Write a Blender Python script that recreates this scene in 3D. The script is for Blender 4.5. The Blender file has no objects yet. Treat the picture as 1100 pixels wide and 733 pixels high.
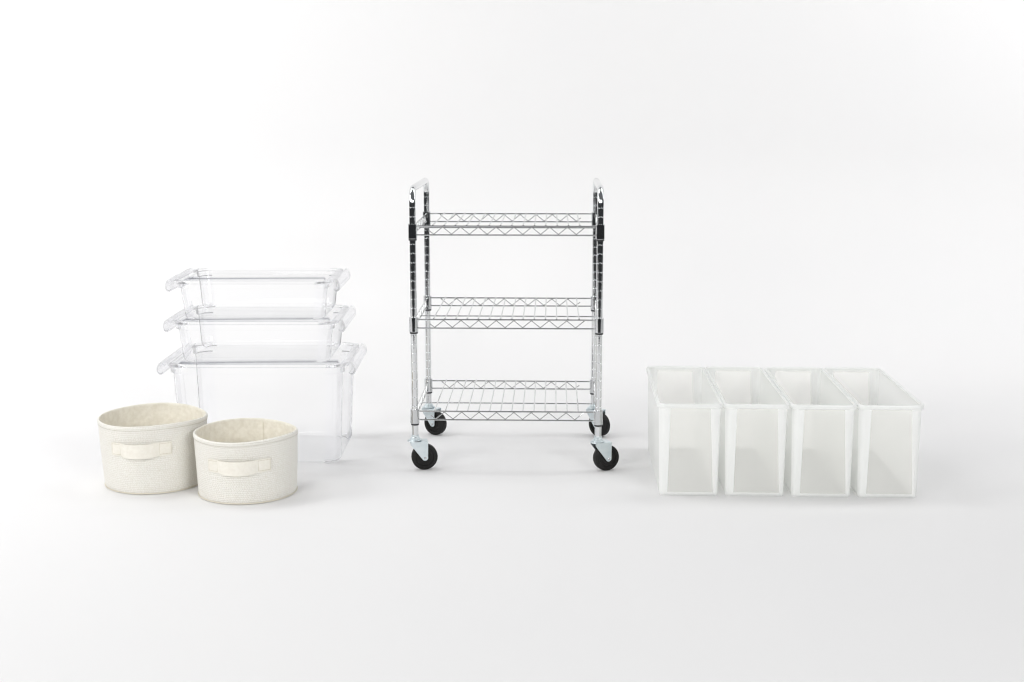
import bpy, bmesh, math, random
from mathutils import Vector, Matrix
random.seed(7)
S = bpy.context.scene
C = S.collection
PI = math.pi

# ------------------------------------------------------------------ helpers
def new_obj(name, verts, faces, mat, parent=None, smooth=True, angle=35, uvs=None):
    me = bpy.data.meshes.new(name)
    me.from_pydata([tuple(v) for v in verts], [], faces)
    bm = bmesh.new(); bm.from_mesh(me)
    bmesh.ops.recalc_face_normals(bm, faces=bm.faces)
    bm.to_mesh(me); bm.free()
    if uvs is not None:
        lay = me.uv_layers.new(name='UVMap')
        for lp in me.loops:
            lay.data[lp.index].uv = uvs[lp.vertex_index]
    me.materials.append(mat)
    if smooth:
        for p in me.polygons: p.use_smooth = True
        me.set_sharp_from_angle(angle=math.radians(angle))
    o = bpy.data.objects.new(name, me)
    C.objects.link(o)
    if parent: o.parent = parent
    return o

class MB:
    """collects pieces that end up as one mesh"""
    def __init__(self): self.v = []; self.f = []
    def add(self, v, f):
        n = len(self.v); self.v += [tuple(p) for p in v]; self.f += [[i + n for i in q] for q in f]
    def tube(self, pts, r, seg=10, caps=True):
        self.add(*sweep(pts, r, seg, caps))
    def lathe(self, prof, seg=32, axis='z', origin=(0, 0, 0), close=False):
        v = []; f = []; n = len(prof); o = Vector(origin)
        for i in range(seg):
            a = 2 * PI * i / seg
            for r, h in prof:
                if axis == 'z': p = Vector((r * math.cos(a), r * math.sin(a), h))
                else: p = Vector((r * math.cos(a), h, r * math.sin(a)))
                v.append(o + p)
        m = n if close else n - 1
        for i in range(seg):
            j = (i + 1) % seg
            for k in range(m):
                l = (k + 1) % n
                f.append([i * n + k, j * n + k, j * n + l, i * n + l])
        if not close:
            f.append([i * n for i in range(seg)]); f.append([i * n + n - 1 for i in range(seg)])
        self.add(v, f)
    def prism(self, poly, y0, y1, bevel=0.0):
        """poly in x,z extruded along y"""
        n = len(poly)
        if bevel:
            cx = sum(p[0] for p in poly) / n; cz = sum(p[1] for p in poly) / n
            sh = []
            for x, z in poly:
                d = math.hypot(x - cx, z - cz); k = max(0, 1 - bevel / d)
                sh.append((cx + (x - cx) * k, cz + (z - cz) * k))
            L = [(sh, y0), (poly, y0 + bevel), (poly, y1 - bevel), (sh, y1)]
        else: L = [(poly, y0), (poly, y1)]
        v = [(x, y, z) for pl, y in L for x, z in pl]; f = []
        for k in range(len(L) - 1):
            for i in range(n):
                j = (i + 1) % n
                f.append([k * n + i, k * n + j, (k + 1) * n + j, (k + 1) * n + i])
        f.append(list(range(n))); f.append([(len(L) - 1) * n + i for i in range(n)])
        self.add(v, f)
    def build(self, name, mat, parent=None, angle=35): return new_obj(name, self.v, self.f, mat, parent, True, angle)

def sweep(pts, r, seg=10, caps=True):
    pts = [Vector(p) for p in pts]; n = len(pts)
    rad = r if isinstance(r, (list, tuple)) else [r] * n
    T = []
    for i in range(n):
        a = pts[max(i - 1, 0)]; b = pts[min(i + 1, n - 1)]
        T.append((b - a).normalized())
    up = Vector((0, 0, 1)) if abs(T[0].z) < .9 else Vector((1, 0, 0))
    u = T[0].cross(up).normalized()
    v = []; f = []
    for i in range(n):
        u = (u - T[i] * u.dot(T[i])).normalized()
        w = T[i].cross(u)
        for k in range(seg):
            a = 2 * PI * k / seg
            v.append(pts[i] + (u * math.cos(a) + w * math.sin(a)) * rad[i])
    for i in range(n - 1):
        for k in range(seg):
            l = (k + 1) % seg
            f.append([i * seg + k, i * seg + l, (i + 1) * seg + l, (i + 1) * seg + k])
    if caps: f.append(list(range(seg))[::-1]); f.append([(n - 1) * seg + k for k in range(seg)])
    return v, f

def rrect(a0, a1, b0, b1, r, z, seg=8):
    """rounded rectangle loop x a0..a1, y b0..b1"""
    r = max(r, .0004); out = []
    for cx, cy, s in ((a1 - r, b1 - r, 0), (a0 + r, b1 - r, 1), (a0 + r, b0 + r, 2), (a1 - r, b0 + r, 3)):
        for k in range(seg + 1):
            t = PI / 2 * (s + k / seg)
            out.append((cx + r * math.cos(t), cy + r * math.sin(t), z))
    return out

def loft(rings, cap0=True, cap1=True, closed=False):
    n = len(rings[0]); v = [p for R in rings for p in R]; f = []
    m = len(rings)
    for k in range(m if closed else m - 1):
        k2 = (k + 1) % m
        for i in range(n):
            j = (i + 1) % n
            f.append([k * n + i, k * n + j, k2 * n + j, k2 * n + i])
    if cap0 and not closed: f.append(list(range(n))[::-1])
    if cap1 and not closed: f.append([(m - 1) * n + i for i in range(n)])
    return v, f

def thing(name, label, cat, loc=(0, 0, 0), rz=0, group=None):
    o = bpy.data.objects.new(name, None); C.objects.link(o)
    o.location = loc; o.rotation_euler = (0, 0, rz); o.empty_display_size = .05
    o['label'] = label; o['category'] = cat
    if group: o['group'] = group
    return o

# ------------------------------------------------------------------ materials
def mat(name):
    m = bpy.data.materials.new(name); m.use_nodes = True
    nt = m.node_tree
    for n in list(nt.nodes): nt.nodes.remove(n)
    out = nt.nodes.new('ShaderNodeOutputMaterial')
    return m, nt, out
def N(nt, t, **kw):
    n = nt.nodes.new(t)
    for k, v in kw.items():
        if k in n.inputs: n.inputs[k].default_value = v
        else: setattr(n, k, v)
    return n
def principled(name, col, rough=.5, metal=0, spec=.5, bump=None, colvar=None):
    m, nt, out = mat(name)
    b = N(nt, 'ShaderNodeBsdfPrincipled')
    b.inputs['Base Color'].default_value = (*col, 1); b.inputs['Roughness'].default_value = rough
    b.inputs['Metallic'].default_value = metal; b.inputs['Specular IOR Level'].default_value = spec
    nt.links.new(b.outputs[0], out.inputs[0])
    if bump or colvar:
        tc = N(nt, 'ShaderNodeTexCoord')
    if bump:
        sc, dist, det = bump
        nz = N(nt, 'ShaderNodeTexNoise'); nz.inputs['Scale'].default_value = sc; nz.inputs['Detail'].default_value = det
        nt.links.new(tc.outputs['Object'], nz.inputs['Vector'])
        bp = N(nt, 'ShaderNodeBump'); bp.inputs['Distance'].default_value = dist; bp.inputs['Strength'].default_value = 1
        nt.links.new(nz.outputs[0], bp.inputs['Height']); nt.links.new(bp.outputs[0], b.inputs['Normal'])
    if colvar:
        sc, c2 = colvar
        nz = N(nt, 'ShaderNodeTexNoise'); nz.inputs['Scale'].default_value = sc; nz.inputs['Detail'].default_value = 4
        nt.links.new(tc.outputs['Object'], nz.inputs['Vector'])
        rp = N(nt, 'ShaderNodeValToRGB')
        rp.color_ramp.elements[0].position = .35; rp.color_ramp.elements[1].position = .65
        rp.color_ramp.elements[0].color = (*c2, 1); rp.color_ramp.elements[1].color = (*col, 1)
        nt.links.new(nz.outputs[0], rp.inputs[0]); nt.links.new(rp.outputs[0], b.inputs['Base Color'])
    return m

M = {}
M['paper'] = principled('backdrop_paper', (.805, .80, .80), .75, spec=.2, bump=(220, .00012, 3), colvar=(2.5, (.80, .796, .798)))
M['chrome'] = principled('chrome_plating', (.72, .73, .74), .09, 1, bump=(260, .00006, 2))
M['wire'] = principled('plated_wire', (.58, .59, .59), .15, 1)
M['sleeve'] = principled('plated_sleeve', (.60, .61, .62), .07, 1, bump=(180, .00004, 2))
M['zinc'] = principled('zinc_plate', (.74, .80, .82), .32, 1, bump=(150, .0001, 3), colvar=(60, (.66, .73, .76)))
M['black_clip'] = principled('black_plastic', (.02, .02, .022), .4)
M['rubber'] = principled('black_rubber', (.007, .0065, .006), .6, spec=.3, bump=(300, .00008, 3))
M['hub'] = principled('black_hub_plastic', (.018, .016, .015), .45)
M['thread'] = principled('sewing_thread', (.50, .46, .36), .9, spec=.1)
M['canvas'] = principled('canvas_strap', (.81, .785, .715), .9, spec=.1, bump=(420, .0006, 3), colvar=(130, (.77, .74, .665)))
M['piping'] = principled('canvas_piping', (.72, .68, .58), .9, spec=.1, bump=(420, .0005, 3))

def schlick(nt, f0, f90, power=5):
    """facing-based reflectance that is the same from both sides of a thin wall"""
    lw = N(nt, 'ShaderNodeLayerWeight'); lw.inputs['Blend'].default_value = .5
    pw = N(nt, 'ShaderNodeMath', operation='POWER'); pw.inputs[1].default_value = power
    nt.links.new(lw.outputs['Facing'], pw.inputs[0])
    ma = N(nt, 'ShaderNodeMath', operation='MULTIPLY_ADD'); ma.inputs[1].default_value = f90 - f0; ma.inputs[2].default_value = f0
    nt.links.new(pw.outputs[0], ma.inputs[0])
    return lw, ma
def clear_mat():
    m, nt, out = mat('clear_plastic')
    lw, fr = schlick(nt, .009, .26, 6)
    rp = N(nt, 'ShaderNodeValToRGB'); e = rp.color_ramp.elements
    e[0].position = 0; e[0].color = (.997, .9975, .998, 1)
    e[1].position = 1; e[1].color = (.20, .21, .24, 1)
    k = rp.color_ramp.elements.new(.92); k.color = (.993, .994, .995, 1)
    k = rp.color_ramp.elements.new(.97); k.color = (.78, .79, .82, 1)
    nt.links.new(lw.outputs['Facing'], rp.inputs[0])
    tr = N(nt, 'ShaderNodeBsdfTransparent'); nt.links.new(rp.outputs[0], tr.inputs[0])
    gl = N(nt, 'ShaderNodeBsdfGlossy'); gl.inputs['Roughness'].default_value = .03
    mx = N(nt, 'ShaderNodeMixShader')
    nt.links.new(fr.outputs[0], mx.inputs[0]); nt.links.new(tr.outputs[0], mx.inputs[1]); nt.links.new(gl.outputs[0], mx.inputs[2])
    nt.links.new(mx.outputs[0], out.inputs[0])
    return m
M['clear'] = clear_mat()
def glass_mat(name, share):
    m, nt, out = mat(name)
    g = N(nt, 'ShaderNodeBsdfGlass'); g.inputs['IOR'].default_value = 1.45; g.inputs['Roughness'].default_value = .02
    g.inputs['Color'].default_value = (.992, .993, .998, 1)
    tr = N(nt, 'ShaderNodeBsdfTransparent'); tr.inputs[0].default_value = (.99, .99, .995, 1)
    mx = N(nt, 'ShaderNodeMixShader'); mx.inputs[0].default_value = share
    nt.links.new(tr.outputs[0], mx.inputs[1]); nt.links.new(g.outputs[0], mx.inputs[2])
    nt.links.new(mx.outputs[0], out.inputs[0])
    return m
M['moulding'] = glass_mat('clear_moulding', .85); M['latch'] = glass_mat('clear_latch', .6)

def frosted(name, t_face, t_edge, white, gloss_rough=.3):
    m, nt, out = mat(name)
    lw = N(nt, 'ShaderNodeLayerWeight'); lw.inputs['Blend'].default_value = .5
    mr = N(nt, 'ShaderNodeMapRange'); mr.inputs['To Min'].default_value = t_face; mr.inputs['To Max'].default_value = t_edge
    nt.links.new(lw.outputs['Facing'], mr.inputs['Value'])
    tr = N(nt, 'ShaderNodeBsdfTransparent'); tr.inputs[0].default_value = (.995, .996, .992, 1)
    df = N(nt, 'ShaderNodeBsdfDiffuse'); df.inputs[0].default_value = (*white, 1)
    tl = N(nt, 'ShaderNodeBsdfTranslucent'); tl.inputs[0].default_value = (white[0], white[1], white[2] * .985, 1)
    mx = N(nt, 'ShaderNodeMixShader'); mx.inputs[0].default_value = .5
    nt.links.new(df.outputs[0], mx.inputs[1]); nt.links.new(tl.outputs[0], mx.inputs[2])
    m2 = N(nt, 'ShaderNodeMixShader'); nt.links.new(mr.outputs[0], m2.inputs[0])
    nt.links.new(mx.outputs[0], m2.inputs[1]); nt.links.new(tr.outputs[0], m2.inputs[2])
    _, fr = schlick(nt, .025, .30, 5)
    gl = N(nt, 'ShaderNodeBsdfGlossy'); gl.inputs['Roughness'].default_value = gloss_rough
    m3 = N(nt, 'ShaderNodeMixShader'); nt.links.new(fr.outputs[0], m3.inputs[0])
    nt.links.new(m2.outputs[0], m3.inputs[1]); nt.links.new(gl.outputs[0], m3.inputs[2])
    nt.links.new(m3.outputs[0], out.inputs[0])
    return m
M['pp'] = frosted('frosted_polypropylene', .68, .26, (.965, .97, .968))
M['pp_frame'] = frosted('white_polypropylene_frame', .16, .03, (.96, .965, .965))
M['pp_rim'] = frosted('white_polypropylene_rim', .03, .0, (.95, .955, .955))
M['pp_panel'] = frosted('thin_frosted_panel', .60, .30, (.972, .968, .95), .35)

def weave_mat(name, c1, c2, nu, nv, depth):
    """basket weave: floats staggered row by row, from the UV of the wall"""
    m, nt, out = mat(name); L = nt.links.new
    uv = N(nt, 'ShaderNodeUVMap'); uv.uv_map = 'UVMap'
    nzw = N(nt, 'ShaderNodeTexNoise'); nzw.inputs['Scale'].default_value = 30
    mixv = N(nt, 'ShaderNodeMixRGB', blend_type='LINEAR_LIGHT'); mixv.inputs[0].default_value = .009
    L(uv.outputs[0], nzw.inputs['Vector']); L(uv.outputs[0], mixv.inputs[1]); L(nzw.outputs['Color'], mixv.inputs[2])
    br = N(nt, 'ShaderNodeTexBrick'); br.offset = .5; br.squash = 1
    mp = N(nt, 'ShaderNodeMapping'); mp.inputs['Scale'].default_value = (nu, nv, 1)
    L(mixv.outputs[0], mp.inputs['Vector']); L(mp.outputs[0], br.inputs['Vector'])
    br.inputs['Scale'].default_value = 1; br.inputs['Brick Width'].default_value = 1; br.inputs['Row Height'].default_value = 1
    br.inputs['Mortar Size'].default_value = .16; br.inputs['Mortar Smooth'].default_value = 1
    br.inputs['Bias'].default_value = 0
    nz = N(nt, 'ShaderNodeTexNoise'); nz.inputs['Scale'].default_value = 260; nz.inputs['Detail'].default_value = 3
    tc = N(nt, 'ShaderNodeTexCoord'); L(tc.outputs['Object'], nz.inputs['Vector'])
    n2 = N(nt, 'ShaderNodeTexNoise'); n2.inputs['Scale'].default_value = 14; n2.inputs['Detail'].default_value = 2
    L(tc.outputs['Object'], n2.inputs['Vector'])
    # height: raised floats with fibre noise
    inv = N(nt, 'ShaderNodeMath', operation='SUBTRACT'); inv.inputs[0].default_value = 1; L(br.outputs['Fac'], inv.inputs[1])
    ad = N(nt, 'ShaderNodeMath', operation='MULTIPLY_ADD'); L(nz.outputs[0], ad.inputs[0]); ad.inputs[1].default_value = .9; L(inv.outputs[0], ad.inputs[2])
    bp = N(nt, 'ShaderNodeBump'); bp.inputs['Distance'].default_value = depth; L(ad.outputs[0], bp.inputs['Height'])
    f1 = N(nt, 'ShaderNodeMath', operation='MULTIPLY'); L(br.outputs['Fac'], f1.inputs[0]); f1.inputs[1].default_value = .60
    f2 = N(nt, 'ShaderNodeMath', operation='MULTIPLY_ADD'); L(nz.outputs[0], f2.inputs[0]); f2.inputs[1].default_value = 1.5; f2.inputs[2].default_value = -.6
    f3 = N(nt, 'ShaderNodeMath', operation='ADD', use_clamp=True); L(f1.outputs[0], f3.inputs[0]); L(f2.outputs[0], f3.inputs[1])
    cm = N(nt, 'ShaderNodeMixRGB'); L(f3.outputs[0], cm.inputs[0]); cm.inputs[1].default_value = (*c1, 1); cm.inputs[2].default_value = (*c2, 1)
    b = N(nt, 'ShaderNodeBsdfPrincipled'); b.inputs['Roughness'].default_value = .92; b.inputs['Specular IOR Level'].default_value = .1
    b.inputs['Sheen Weight'].default_value = .15
    L(cm.outputs[0], b.inputs['Base Color']); L(bp.outputs[0], b.inputs['Normal']); L(b.outputs[0], out.inputs[0])
    return m
M['weave'] = weave_mat('cream_woven_fabric', (.955, .938, .885), (.83, .797, .715), 130, 38, .0011)
M['lining'] = principled('canvas_lining', (.80, .77, .69), .95, spec=.05, bump=(300, .0009, 4), colvar=(90, (.72, .685, .60)))

# ------------------------------------------------------------------ setting: seamless paper sweep
YF, YC, RC, ZT, HW = 1.45, 4.12, .75, 3.2, 3.4
prof = [(YF + (YC - YF) * i / 12, 0) for i in range(13)]
prof += [(YC + RC * math.sin(PI / 2 * i / 24), RC - RC * math.cos(PI / 2 * i / 24)) for i in range(1, 25)]
prof += [(YC + RC, RC + (ZT - RC) * i / 6) for i in range(1, 7)]
v = []; f = []
nx = 13
for y, z in prof:
    for i in range(nx): v.append((-HW + 2 * HW * i / (nx - 1), y, z))
for k in range(len(prof) - 1):
    for i in range(nx - 1):
        a = k * nx + i; f.append([a, a + 1, a + nx + 1, a + nx])
bd = new_obj('backdrop', v, f, M['paper']); bd['kind'] = 'structure'

# ------------------------------------------------------------------ wire cart
W, D, PSI = .45, .3697, -.0297
cx0 = -.0138 - (D / 2) * math.sin(PSI); cy0 = 3.2408 + (D / 2) * math.cos(PSI)
cart = thing('wire_cart', 'chrome three-tier wire shelf cart with loop handles standing on four black casters', 'shelf cart', (cx0, cy0, 0), PSI)
RP = .0081; ZH = .692; ZB = .086; RB = .034; PITCH = .0221
def upright(x):
    y0, y1 = -D / 2, D / 2
    pts = []; rad = []
    def leg(y, zs):
        for z, r in zs: pts.append((x, y, z)); rad.append(r)
    zs = [(ZB, RP)]
    z = .118
    while z < ZH - RB - .004:
        zs += [(z - .0013, RP), (z - .0006, RP - .0007), (z + .0006, RP - .0007), (z + .0013, RP)]
        z += PITCH
    zs.append((ZH - RB, RP))
    leg(y0, zs)
    for k in range(1, 13):
        a = PI / 2 * k / 12; pts.append((x, y0 + RB - RB * math.cos(a), ZH - RB + RB * math.sin(a))); rad.append(RP)
    for k in range(12):
        a = PI / 2 * k / 12; pts.append((x, y1 - RB + RB * math.sin(a), ZH - RB + RB * math.cos(a))); rad.append(RP)
    leg(y1, zs[::-1])
    vv, ff = sweep(pts, rad, 24)
    new_obj('upright', vv, ff, M['chrome'], cart, angle=22)
upright(-W / 2); upright(W / 2)

DROP = .0212
def shelf(zt):
    mb = MB(); xi = W / 2 - .008; yi = D / 2 - .008
    zb = zt - DROP
    for s in (-1, 1):
        for z in (zt, zb):
            mb.tube([(-xi, s * D / 2, z), (xi, s * D / 2, z)], .0019, 10)
            mb.tube([(s * W / 2, -yi, z), (s * W / 2, yi, z)], .0017, 10)
        # long truss wires, front one turned half a turn at the back
        zz = [(-.186, (zt + zb) / 2)]
        for k in range(9):
            zz += [(-.1525 + .0427 * k - .02135, zb + .002), (-.1525 + .0427 * k, zt - .002)]
        mb.tube([(-s * x, s * (D / 2), z) for x, z in zz], .00145, 8)
        n = 7; y0, y1 = -D / 2 + .03, D / 2 - .03
        zz = [(y0 + (y1 - y0) * k / (2 * n), (zt - .002) if k % 2 else (zb + .002)) for k in range(2 * n + 1)]
        mb.tube([(s * W / 2, y, z) for y, z in zz], .00125, 8)
    o = mb.build('shelf', M['wire'], cart)
    dk = MB()
    for k in range(14):
        x = -.1762 + .0271 * k
        dk.tube([(x, -D / 2 - .001, zt + .0022), (x, D / 2 + .001, zt + .0024)], .0015, 8)
    dk.tube([(-xi, 0, zb + .001), (xi, 0, zb + .001)], .0016, 10)
    dk.tube([(-xi, 0, zb + .001), (-W / 2, 0, zb + .001)], .0016, 8)
    dk.build('wire_deck', M['wire'], o)
    for sx in (-1, 1):
        for sy in (-1, 1):
            sl = MB(); org = (sx * W / 2, sy * D / 2, 0)
            sl.lathe([(RP + .0003, zt - .030), (.0108, zt - .030), (.0111, zt - .0292), (.0109, zt + .0048), (.0105, zt + .0055), (RP + .0003, zt + .0055)], 28, origin=org, close=True)
            s_ = sl.build('corner_sleeve', M['sleeve'], o, 18)
            cl = MB()
            cl.lathe([(RP + .0002, zt - .0345), (.0094, zt - .0345), (.0100, zt - .0335), (.0100, zt - .0302), (RP + .0002, zt - .0302)], 28, origin=org, close=True)
            cl.build('sleeve_clip', M['black_clip'], o)
for z in (.6028, .3761, .148): shelf(z)

def caster(x, y, rz):
    r = bpy.data.objects.new('caster', None)
    # a caster is one part: its plate is the mesh that carries fork, wheel and bolt
    mb = MB()
    mb.lathe([(.0001, .0742), (.0150, .0742), (.0160, .0752), (.0160, .0766), (.0150, .0776), (.0125, .0780), (.0125, .0800), (.0108, .0806), (.0108, .0830), (.0092, .0842), (.0092, .0885), (.0001, .0885)], 32)
    c = mb.build('caster', M['zinc'], cart)
    c.location = (x, y, 0); c.rotation_euler = (0, 0, rz)
    fk = MB()
    ax, az, rr = .0225, .0326, .0075
    poly = [(-.0105, .0736), (-.0135, .0715), (-.0125, .0665)]
    # rounded foot of the fork around the axle
    for k in range(13):
        a = math.radians(215 + (360 - 215) * k / 12)
        poly.append((ax + rr * math.cos(a), az + rr * math.sin(a)))
    poly += [(.0302, .0690), (.0312, .0725), (.0300, .0736)]
    for s in (-1, 1):
        fk.prism(poly, s * .0150 - .0009, s * .0150 + .0009, .0004)
    fk.prism([(-.0125, .0736), (.0305, .0736), (.0305, .0720), (-.0125, .0720)], -.0138, .0138)
    # swivel race lip
    fk.tube([(.0185 * math.cos(a), .0185 * math.sin(a) * .85, .0738) for a in [math.radians(100 + 160 * k / 14) for k in range(15)]], .0011, 8)
    fk.build('fork', M['zinc'], c)
    wh = MB(); R = .0325
    wh.lathe([(.0045, -.0098), (.0125, -.0098), (.0135, -.0085), (.0215, -.0078), (.0225, -.0098), (.0295, -.0100), (.0315, -.0088), (R - .0002, -.0062), (R, 0), (R - .0002, .0062), (.0315, .0088), (.0295, .0100), (.0225, .0098), (.0215, .0078), (.0135, .0085), (.0125, .0098), (.0045, .0098)], 56, 'y', (ax, 0, R), close=True)
    wh.build('wheel', M['rubber'], c)
    bt = MB()
    bt.lathe([(.0001, -.0186), (.0022, -.0186), (.0030, -.0178), (.0030, -.0160), (.0024, -.0158), (.0024, .0158), (.0030, .0160), (.0030, .0178), (.0022, .0186), (.0001, .0186)], 20, 'y', (ax, 0, az))
    bt.build('axle_bolt', M['sleeve'], c)
caster(-W / 2, -D / 2, .20); caster(W / 2, -D / 2, .42)
caster(-W / 2, D / 2, -.55); caster(W / 2, D / 2, -.78)

# ------------------------------------------------------------------ clear lidded boxes
def clear_box(label, xc, z0, ht, wb, wt, yf_t, yb_t, tap, lid_z, rimb, lw, lf, lb, rc, lx0, lx1, ly0, ly1):
    """z0 base height; ht lid top; wb/wt half widths of the walls; lw half width of the lid; lf/lb lid front/back; lx: latch reach"""
    b = thing('storage_box', label, 'storage box', (xc, (lf + lb) / 2, z0), 0, 'stacked clear storage boxes with lids')
    yc = (lf + lb) / 2; oy = lambda y: y - yc
    T = .0022; zj = lid_z - z0 - .0075; zr = rimb - z0; h = zj
    def ring(t, ins, z, r):    # t: 0 base .. 1 top of wall
        a = wb + (wt - wb) * t - ins
        return rrect(-a, a, oy(yf_t) + tap * (1 - t) + ins, oy(yb_t) - tap * (1 - t) - ins, r - ins * .8, z)
    fil = .012
    R = []
    for k in range(6):
        a = PI / 2 * k / 5
        ins = fil * (1 - math.sin(a)); z = fil * (1 - math.cos(a))
        R.append(ring(z / h, ins, z, rc))
    for k in range(1, 5): R.append(ring((fil + (zr - .001 - fil) * k / 4) / h, 0, fil + (zr - .001 - fil) * k / 4, rc))
    lip = .0055
    R += [ring(zr / h, -lip * .5, zr, rc), ring(zr / h, -lip, zr + .001, rc), ring(1, -lip, h - .001, rc), ring(1, -lip + .001, h, rc), ring(1, T, h, rc)]
    for k in range(4, -1, -1): R.append(ring((fil + (zr - fil) * k / 4) / h, T, fil + (zr - fil) * k / 4, rc))
    for k in range(4, -1, -1):
        a = PI / 2 * k / 5
        ins = T + (fil - T) * (1 - math.sin(a)); z = T + (fil - T) * (1 - math.cos(a))
        R.append(ring(z / h, ins, z, rc))
    vv, ff = loft(R)
    bo = new_obj('body', vv, ff, M['clear'], b, angle=40)
    bo.data.materials.append(M['moulding'])
    nloop = len(R[0]); arc = 9
    for p in bo.data.polygons:
        if len(p.vertices) != 4: continue
        k = min(p.vertices[q] // nloop for q in range(4)); idx = sorted(p.vertices[q] % nloop for q in range(4))
        i = idx[0] if idx[-1] - idx[0] < 2 else nloop - 1
        straight = (i % arc) == arc - 1
        if not straight: p.material_index = 1
    # lid
    zt = lid_z - z0; rl = rc + .012
    def lr(ins, z): return rrect(-lw + ins, lw - ins, oy(lf) + ins, oy(lb) - ins, rl - ins * .7, z)
    L = [lr(.0165, zt - .0036), lr(.0125, zt - .0074), lr(.0015, zt - .0074), lr(.0003, zt - .0064), lr(.0003, zt - .0012), lr(.0016, zt), lr(.0150, zt), lr(.0170, zt - .0014)]
    vv, ff = loft(L)
    lid = new_obj('lid', vv, ff, M['clear'], b, angle=40)
    lid.data.materials.append(M['moulding'])
    for p in lid.data.polygons:
        if len(p.vertices) != 4: continue
        idx = sorted(q % nloop for q in p.vertices); i = idx[0] if idx[-1] - idx[0] < 2 else nloop - 1
        kk = min(q // nloop for q in p.vertices)
        if (i % arc) != arc - 1 and kk <= 5: p.material_index = 1
    # latch: hooked clip running along each short side
    for s, reach in ((-1, lx0), (1, lx1)):
        k_ = reach
        cl = [(-.013, .0012), (-.006, .0008), (-.0015, -.0030), (.0015, -.0030), (.0045, .0020), (.0085, .0026), (.0130, .0000), (.0165, -.0060), (.0182, -.0130), (.0178, -.0200), (.0150, -.0250), (.0100, -.0268), (.0060, -.0255), (.0045, -.0225)]
        # smooth the centre line, then give it thickness
        sm = []
        for i in range(len(cl) - 1):
            p0 = Vector(cl[max(i - 1, 0)]); p1 = Vector(cl[i]); p2 = Vector(cl[i + 1]); p3 = Vector(cl[min(i + 2, len(cl) - 1)])
            for q in range(3):
                t = q / 3
                sm.append(.5 * (2 * p1 + (p2 - p0) * t + (2 * p0 - 5 * p1 + 4 * p2 - p3) * t * t + (3 * p1 - p0 - 3 * p2 + p3) * t ** 3))
        sm.append(Vector(cl[-1])); n = len(sm); hw = .0011
        outer = []; inner = []
        for i in range(n):
            t = (sm[min(i + 1, n - 1)] - sm[max(i - 1, 0)]).normalized(); nn = Vector((-t.y, t.x))
            outer.append(sm[i] + nn * hw); inner.append(sm[i] - nn * hw)
        poly = outer + inner[::-1]
        kx = k_ / .0182
        secs = []
        m = len(poly)
        for y, sc in ((ly0, .90), (ly0 + .002, .985), (ly0 + .005, 1), ((ly0 + ly1) / 2, 1), (ly1 - .022, 1), (ly1 - .010, .96), (ly1 - .003, .86), (ly1, .74)):
            secs.append([(s * (lw + (p.x * (sc if p.x > 0 else 1)) * kx), oy(y), zt + p.y * sc + .0002) for p in poly])
        vv = [p for q in secs for p in q]; ff = []
        for q in range(len(secs) - 1):
            for i in range(m):
                j = (i + 1) % m
                ff.append([q * m + i, q * m + j, (q + 1) * m + j, (q + 1) * m + i])
        for q in (0, len(secs) - 1):          # end faces as strips (the outline is a hook)
            for i in range(n - 1): ff.append([q * m + i, q * m + i + 1, q * m + m - 2 - i, q * m + m - 1 - i])
        la = new_obj('latch', vv, ff, M['latch'], lid, angle=45)
        # raised finger grip frame on the latch back
        g = MB(); ya, yb = ly0 + .030, ly1 - .032
        gp = lambda x, z, y: (s * (lw + x * kx), oy(y), zt + z)
        g.tube([gp(.0185, -.0075, ya), gp(.0120, .0020, ya + .001), gp(.0085, .0036, ya + .003), gp(.0085, .0036, yb - .003), gp(.0120, .0020, yb - .001), gp(.0185, -.0075, yb), gp(.0192, -.0120, yb - .002), gp(.0192, -.0120, ya + .002), gp(.0185, -.0075, ya)], .0007, 6)
        la_g = g.build('latch_grip', M['latch'], la)
    return b
#            label, xc, z0, ht, wb, wt, yf_t, yb_t, tap, lid_z, rimb, lw, lf, lb, rc, lx0, lx1, ly0, ly1
clear_box('large deep clear plastic box with lid at the bottom of the stack behind the baskets', -.6355, .0008, 0, .2025, .2130, 3.2905, 3.604, .012, .2560, .2320, .2270, 3.2830, 3.6120, .038, .0190, .0190, 3.296, 3.585)
clear_box('shallow clear plastic box with lid in the middle of the stack, between two other boxes', -.6365, .2570, 0, .1830, .1930, 3.2890, 3.568, .010, .3640, .3430, .2060, 3.2800, 3.5760, .032, .0180, .0180, 3.293, 3.552)
clear_box('smallest clear plastic box with lid resting on top of the stack', -.6365, .3650, 0, .1735, .1830, 3.2880, 3.546, .010, .4650, .4460, .1960, 3.2790, 3.5540, .028, .0175, .0175, 3.292, 3.532)

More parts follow.
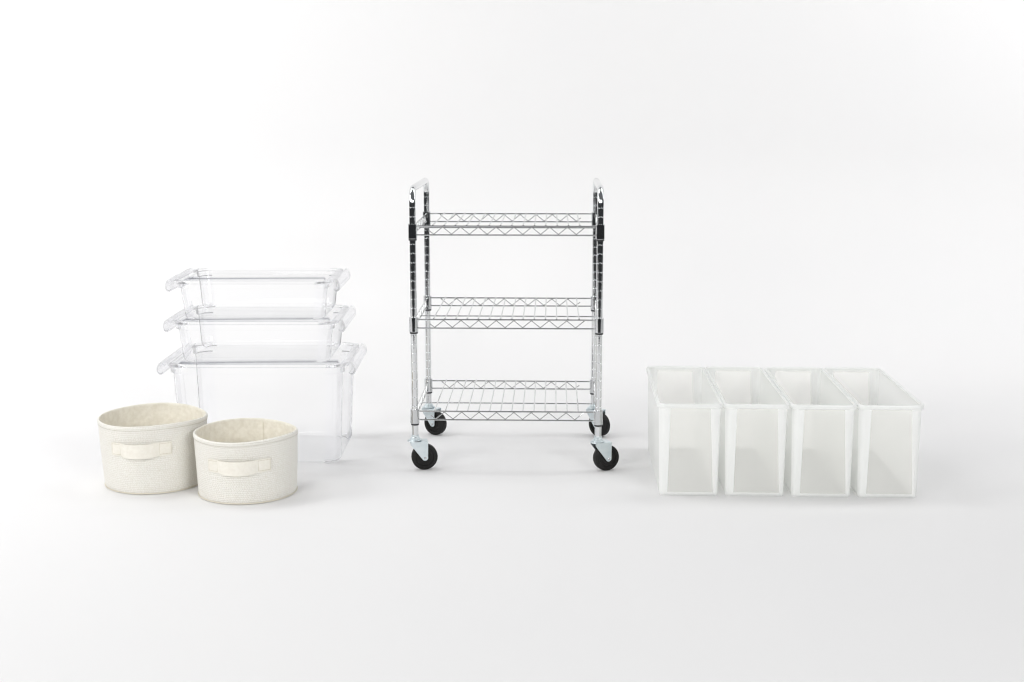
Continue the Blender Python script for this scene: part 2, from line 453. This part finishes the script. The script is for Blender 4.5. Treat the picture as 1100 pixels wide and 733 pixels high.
# ------------------------------------------------------------------ fabric baskets
def basket(label, x, y, r1, kb, h, hz0, hz1, hx0, hx1, seed, rz=0, seam_a=None):
    b = thing('fabric_basket', label, 'basket', (x, y, 0), rz, 'cream fabric baskets with strap handles')
    rnd = random.Random(seed); ph = [rnd.uniform(0, 6.28) for _ in range(6)]
    SEG = 128
    def rad(a, z):
        t = z / h
        base = r1 * (kb + (1 - kb) * (t ** .8))
        return base * (1 + .006 * math.sin(2 * a + ph[0]) * t + .004 * math.sin(3 * a + ph[1]) * t + .003 * math.sin(5 * a + ph[2] + 4 * t) * t)
    def top(a): return .0022 * math.sin(2 * a + ph[3]) + .0012 * math.sin(3 * a + ph[4])
    def P(a, z, off=0):
        rr = rad(a, z) + off
        return (rr * math.cos(a), rr * math.sin(a), z + top(a) * max(0, z / h) ** 2)
    def surf(prof, name, m, par, cap=None, wrinkle=0):
        vv = []; ff = []; uvs = []; n = len(prof)
        for i in range(SEG + 1):
            a = 2 * PI * i / SEG
            for z, off in prof:
                o2 = off
                if wrinkle: o2 += wrinkle * (.6 * math.sin(a * 9 + 30 * z + ph[5]) * math.sin(a * 4 + 60 * z) + .5 * math.sin(a * 17 - 40 * z + ph[1]) * math.sin(3 * a + ph[2]))
                vv.append(P(a, z, o2)); uvs.append((i / SEG, z / .17))
        for i in range(SEG):
            for k in range(n - 1): ff.append([i * n + k, (i + 1) * n + k, (i + 1) * n + k + 1, i * n + k + 1])
        return vv, ff, uvs
    TH = .0058
    # outer wall, underside included
    prof = [(.0008, -.020), (.0005, -.006), (.0018, -.0015)] + [(.006 + (h - .012) * k / 14, 0) for k in range(15)]
    prof[-1] = (h - .0100, 0)
    prof += [(h - .0092, .0009), (h - .0060, .0011), (h - .0022, .0008), (h - .0005, -.0008), (h, -TH * .5)]
    vv, ff, uvs = surf(prof, 'wall', M['weave'], b)
    n = len(prof); ff.append([i * n for i in range(SEG)])
    new_obj('wall', vv, ff, M['weave'], b, angle=60, uvs=uvs)
    # lining
    prof = [(h + .0001, -TH * .5), (h - .0008, -TH * .85), (h - .003, -TH)] + [(h - .006 - (h - .014) * k / 16, -TH) for k in range(17)] + [(.005, -TH - .006), (.0042, -TH - .02)]
    vv, ff, uvs = surf(prof, 'lining', M['lining'], b, wrinkle=.0009)
    n = len(prof); ff.append([i * n + n - 1 for i in range(SEG)])
    new_obj('lining', vv, ff, M['lining'], b, angle=60, uvs=uvs)
    # stitched hem below the rim: a dashed thread line
    st = MB(); nst = 150
    for i in range(nst):
        a0 = 2 * PI * i / nst; a1 = a0 + 2 * PI / nst * .68
        st.tube([P(a0, h - .0098, .0003), P((a0 + a1) / 2, h - .0098, .0006), P(a1, h - .0098, .0003)], .0004, 5)
    st.build('hem_stitching', M['thread'], b)
    # piping round the base
    pp = MB(); prof_ = [P(2 * PI * i / SEG, .0026, .0004) for i in range(SEG + 1)]
    pp.tube(prof_, .0013, 8, False); pp.build('base_piping', M['piping'], b)
    # strap handle: two sewn ends and a loop standing off the wall
    A = lambda xx: -PI / 2 + math.asin(max(-1, min(1, xx / (r1 * .97))))
    nseg = 44; vv = []; ff = []
    loop = lambda t: 0 if t < .17 or t > .80 else math.sin(PI * (t - .17) / .63) ** .8
    zc = (hz0 + hz1) / 2
    rows = 5
    for side in (0, 1):
        for i in range(nseg + 1):
            t = i / nseg; xx = hx0 + (hx1 - hx0) * t; a = A(xx); lo = loop(t)
            for k in range(rows):
                q = k / (rows - 1); z = hz1 + (hz0 - hz1) * q
                z -= lo * (.0018 + .0010 * q)
                off = .0010 + lo * (.0085 + .0045 * q) + (0 if side == 0 else .0016) + .0004 * math.sin(9 * t + 2 * q)
                vv.append(P(a, z, off))
    m = (nseg + 1) * rows
    for i in range(nseg):
        for k in range(rows - 1):
            p = i * rows + k
            ff.append([p, p + 1, p + rows + 1, p + rows]); ff.append([m + p, m + p + rows, m + p + rows + 1, m + p + 1])
        for k in (0, rows - 1):
            p = i * rows + k; ff.append([p, p + rows, m + p + rows, m + p])
    for i in (0, nseg):
        for k in range(rows - 1):
            p = i * rows + k; ff.append([p, p + 1, m + p + 1, m + p])
    hd = new_obj('handle', vv, ff, M['canvas'], b, angle=50)
    for t0, t1 in ((.015, .165), (.815, .985)):
        sq = MB(); x0 = hx0 + (hx1 - hx0) * t0; x1 = hx0 + (hx1 - hx0) * t1
        za, zb_ = hz1 - .0035, hz0 + .0035
        path = []
        for k in range(9): path.append((x0 + (x1 - x0) * k / 8, za))
        for k in range(1, 11): path.append((x1, za + (zb_ - za) * k / 10))
        for k in range(1, 9): path.append((x1 + (x0 - x1) * k / 8, zb_))
        for k in range(1, 11): path.append((x0, zb_ + (za - zb_) * k / 10))
        for i in range(len(path) - 1):
            (xa, z_a), (xb, z_b) = path[i], path[i + 1]
            xe = xa + (xb - xa) * .7; ze = z_a + (z_b - z_a) * .7
            sq.tube([P(A(xa), z_a, .0028), P(A(xe), ze, .0028)], .0005, 5)
        sq.build('handle_stitching', M['thread'], hd)
    # lining seam
    if seam_a is not None:
        sm = MB(); sm.tube([P(seam_a, .012 + (h - .020) * k / 12, -TH - .0004) for k in range(13)], .0009, 6)
        sm.build('lining_seam', M['lining'], b)
    return b
basket('larger cream woven fabric basket, partly hidden by the smaller basket', -.8547, 3.1441, .1258, .925, .163, .0925, .1240, -.0685, .0675, 3)
basket('smaller cream woven fabric basket standing in front of the larger one and the clear boxes', -.6173, 3.0601, .1186, .95, .147, .0745, .1050, -.0665, .0705, 11, 0, math.radians(80))

# ------------------------------------------------------------------ frosted bins
BW, BD, BH, BPSI = .1508, .4519, .2180, -.0372
def bin_make(label, x, y, dr):
    b = thing('plastic_bin', label, 'bin', (x, y, 0), BPSI + dr, 'frosted white plastic bins in a row')
    T = .0020; SEGC = 8
    zl = [0.0, .0012, .004, .009, .2075, .2150]
    def lerp(a, c, t): return a + (c - a) * t
    def dims(z):
        t = z / .215
        return lerp(.0085, .0045, t), .0042, lerp(.0160, .0040, t)      # inset of the wall from the rim outline: sides, front/back
    def ring(z, ins, cut=0):
        sx, sy, sb = dims(z); t = z / .215
        a0, a1, b0, b1 = sx + ins, BW - sx - ins, sy + ins, BD - sb - ins
        r = lerp(.0085, .0165, t) - ins * .5
        pts = []
        wl = (lerp(.0265, .0305, t), lerp(.1315, .1215, t))
        arcs = ((a1 - r, b1 - r, 0), (a0 + r, b1 - r, 1), (a0 + r, b0 + r, 2), (a1 - r, b0 + r, 3))
        for cx, cy, s in arcs:
            for k in range(SEGC + 1):
                q = PI / 2 * (s + k / SEGC); pts.append((cx + r * math.cos(q), cy + r * math.sin(q), z))
            if s == 0: pts += [(wl[1], b1, z), (wl[0], b1, z)]
            if s == 2: pts += [(wl[0], b0, z), (wl[1], b0, z)]
        return pts
    outs = [ring(0, .004), ring(.0012, .001)] + [ring(z, 0) for z in zl[2:]]
    ins = [ring(z, T) for z in zl[::-1][:-3]] + [ring(.0045, T + .0008), ring(.0026, T + .004)]
    # outs: z idx 0..5 ; ins: .212,.2045,.009, then floor rings
    R = outs + ins; n = len(R[0])
    v, f = loft(R)
    iw = [SEGC + 1, SEGC + 2]                                    # window verts at the back
    back = SEGC + 1; front = 3 * (SEGC + 1) + 2                   # index of the first window vert on each face
    ko, ki = 3, 7                                                 # ring .009 -> .2045 outside (3,4) ; inside .2045 -> .009 (7,8)
    f2 = []
    for q in f:
        s = set(q)
        drop = False
        for st in (back, front):
            if s == {ko * n + st, ko * n + st + 1, (ko + 1) * n + st, (ko + 1) * n + st + 1}: drop = True
            if s == {ki * n + st, ki * n + st + 1, (ki + 1) * n + st, (ki + 1) * n + st + 1}: drop = True
        if not drop: f2.append(q)
    for st in (back, front):
        o_lo = [ko * n + st, ko * n + st + 1]; o_hi = [(ko + 1) * n + st, (ko + 1) * n + st + 1]
        i_hi = [ki * n + st, ki * n + st + 1]; i_lo = [(ki + 1) * n + st, (ki + 1) * n + st + 1]
        f2 += [[o_lo[0], o_lo[1], i_lo[1], i_lo[0]], [o_hi[0], o_hi[1], i_hi[1], i_hi[0]], [o_lo[0], o_hi[0], i_hi[0], i_lo[0]], [o_lo[1], o_hi[1], i_hi[1], i_lo[1]]]
    bo = new_obj('body', v, f2, M['pp'], b, angle=40)
    bo.data.materials.append(M['pp_frame'])
    long_sides = {2 * (SEGC + 1) + 1, n - 1}                      # the two long straight walls stay clear
    for p in bo.data.polygons:
        if len(p.vertices) != 4: p.material_index = 1; continue
        idx = sorted(q % n for q in p.vertices); i = idx[0] if idx[-1] - idx[0] < 2 else n - 1
        if i not in long_sides: p.material_index = 1
    # thin panel set into the front and back face
    for st, s in ((front, 1), (back, -1)):
        q = [Vector(R[ko][st]), Vector(R[ko][st + 1]), Vector(R[ko + 1][st + 1]), Vector(R[ko + 1][st])]
        cen = sum(q, Vector()) / 4
        q = [cen + (p - cen) * 1.006 for p in q]
        d0 = Vector((0, s * .0013, 0)); d1 = Vector((0, s * .0019, 0))
        vv = [p + d0 for p in q] + [p + d1 for p in q]
        ff = [[0, 1, 2, 3], [4, 5, 6, 7], [0, 1, 5, 4], [1, 2, 6, 5], [2, 3, 7, 6], [3, 0, 4, 7]]
        new_obj('panel', vv, ff, M['pp_panel'], b, smooth=False)
    # rolled rim
    def rr(o, z): return rrect(-o + .0002, BW + o - .0002, -o, BD + o, .0185 + o, z)
    top = BH
    L = [rr(-.0042, .2082), rr(-.0012, .2076), rr(-.0002, .2086), rr(0, .2105), rr(0, top - .0016), rr(-.0008, top - .0003), rr(-.0018, top), rr(-.0056, top), rr(-.0063, top - .0006), rr(-.0066, top - .0028), rr(-.0047, .2156)]
    v, f = loft(L, closed=True)
    new_obj('rim', v, f, M['pp_rim'], b, angle=40)
    return b
labs = ['frosted white plastic bin nearest to the wire cart', 'second frosted white plastic bin away from the wire cart', 'third frosted white plastic bin away from the wire cart, beside the outermost bin',
        'outermost frosted white plastic bin, farthest from the wire cart, shading the open floor']
for i in range(4):
    bx, by, st = .3319, 3.0170, .1518
    bin_make(labs[i], bx + st * i * math.cos(BPSI), by + st * i * math.sin(BPSI) + (0, .001, -.0008, .0006)[i], (0, .0025, -.003, .0015)[i])

# ------------------------------------------------------------------ light
w = bpy.data.worlds.new('World'); S.world = w; w.use_nodes = True
bg = w.node_tree.nodes['Background']; bg.inputs[1].default_value = 1
wn = w.node_tree; wt = N(wn, 'ShaderNodeTexCoord'); ws = N(wn, 'ShaderNodeSeparateXYZ'); wr = N(wn, 'ShaderNodeValToRGB')
wn.links.new(wt.outputs['Generated'], ws.inputs[0]); wm = N(wn, 'ShaderNodeMath', operation='MULTIPLY_ADD'); wm.inputs[1].default_value = .5; wm.inputs[2].default_value = .5
wn.links.new(ws.outputs['Z'], wm.inputs[0]); wn.links.new(wm.outputs[0], wr.inputs[0]); wn.links.new(wr.outputs[0], bg.inputs[0])
e = wr.color_ramp.elements; e[0].position = .47; e[0].color = (.030, .031, .033, 1); e[1].position = .72; e[1].color = (.16, .165, .17, 1)
def area(name, loc, target, sx, sy, power, col=(1, 1, 1), spread=180):
    l = bpy.data.lights.new(name, 'AREA'); l.shape = 'RECTANGLE'; l.size = sx; l.size_y = sy; l.energy = power; l.color = col
    l.spread = math.radians(spread)
    o = bpy.data.objects.new(name, l); C.objects.link(o); o.location = loc
    o.rotation_euler = (Vector(target) - Vector(loc)).to_track_quat('-Z', 'Y').to_euler()
    return o
area('key_softbox', (-2.2, -.3, 1.6), (0, 3.2, .2), 2.0, 1.1, 69, (1, .99, .97))
area('fill_softbox', (1.9, -.5, 1.4), (.3, 3.1, .2), 1.6, .8, 65)
area('side_softbox', (-2.7, 2.6, 1.6), (.3, 3.3, .1), 1.0, 1.0, 22)
area('top_softbox_left', (-1.5, 3.7, 3.0), (-.6, 3.9, 0), 1.0, 1.8, 28)
area('top_softbox_right', (1.5, 3.7, 3.0), (.6, 3.9, 0), 1.0, 1.8, 20.5)
area('backdrop_light_left', (-2.7, 3.7, 1.6), (-1.3, 4.87, 1.2), .5, 1.6, 10)
area('backdrop_light_right', (2.7, 3.7, 1.8), (1.5, 4.87, 1.3), .5, 1.4, 15.5)

# ------------------------------------------------------------------ camera
cam = bpy.data.cameras.new('Camera'); co = bpy.data.objects.new('Camera', cam); C.objects.link(co)
co.location = (0, 0, .8965); co.rotation_euler = (PI / 2 - .1748, 0, 0)
cam.sensor_width = 36; cam.sensor_fit = 'HORIZONTAL'; cam.lens = 36 * 1454.98 / 1100
cam.clip_start = .05; cam.clip_end = 100
S.camera = co
S.view_settings.view_transform = 'Standard'; S.view_settings.look = 'None'; S.view_settings.exposure = 0; S.view_settings.gamma = 1
cy = S.cycles
cy.use_denoising = True; cy.use_adaptive_sampling = False; cy.filter_width = 1.25; cy.max_bounces = 24; cy.diffuse_bounces = 14; cy.glossy_bounces = 6; cy.transmission_bounces = 24; cy.transparent_max_bounces = 64
cy.caustics_reflective = True; cy.caustics_refractive = True; cy.sample_clamp_indirect = 4
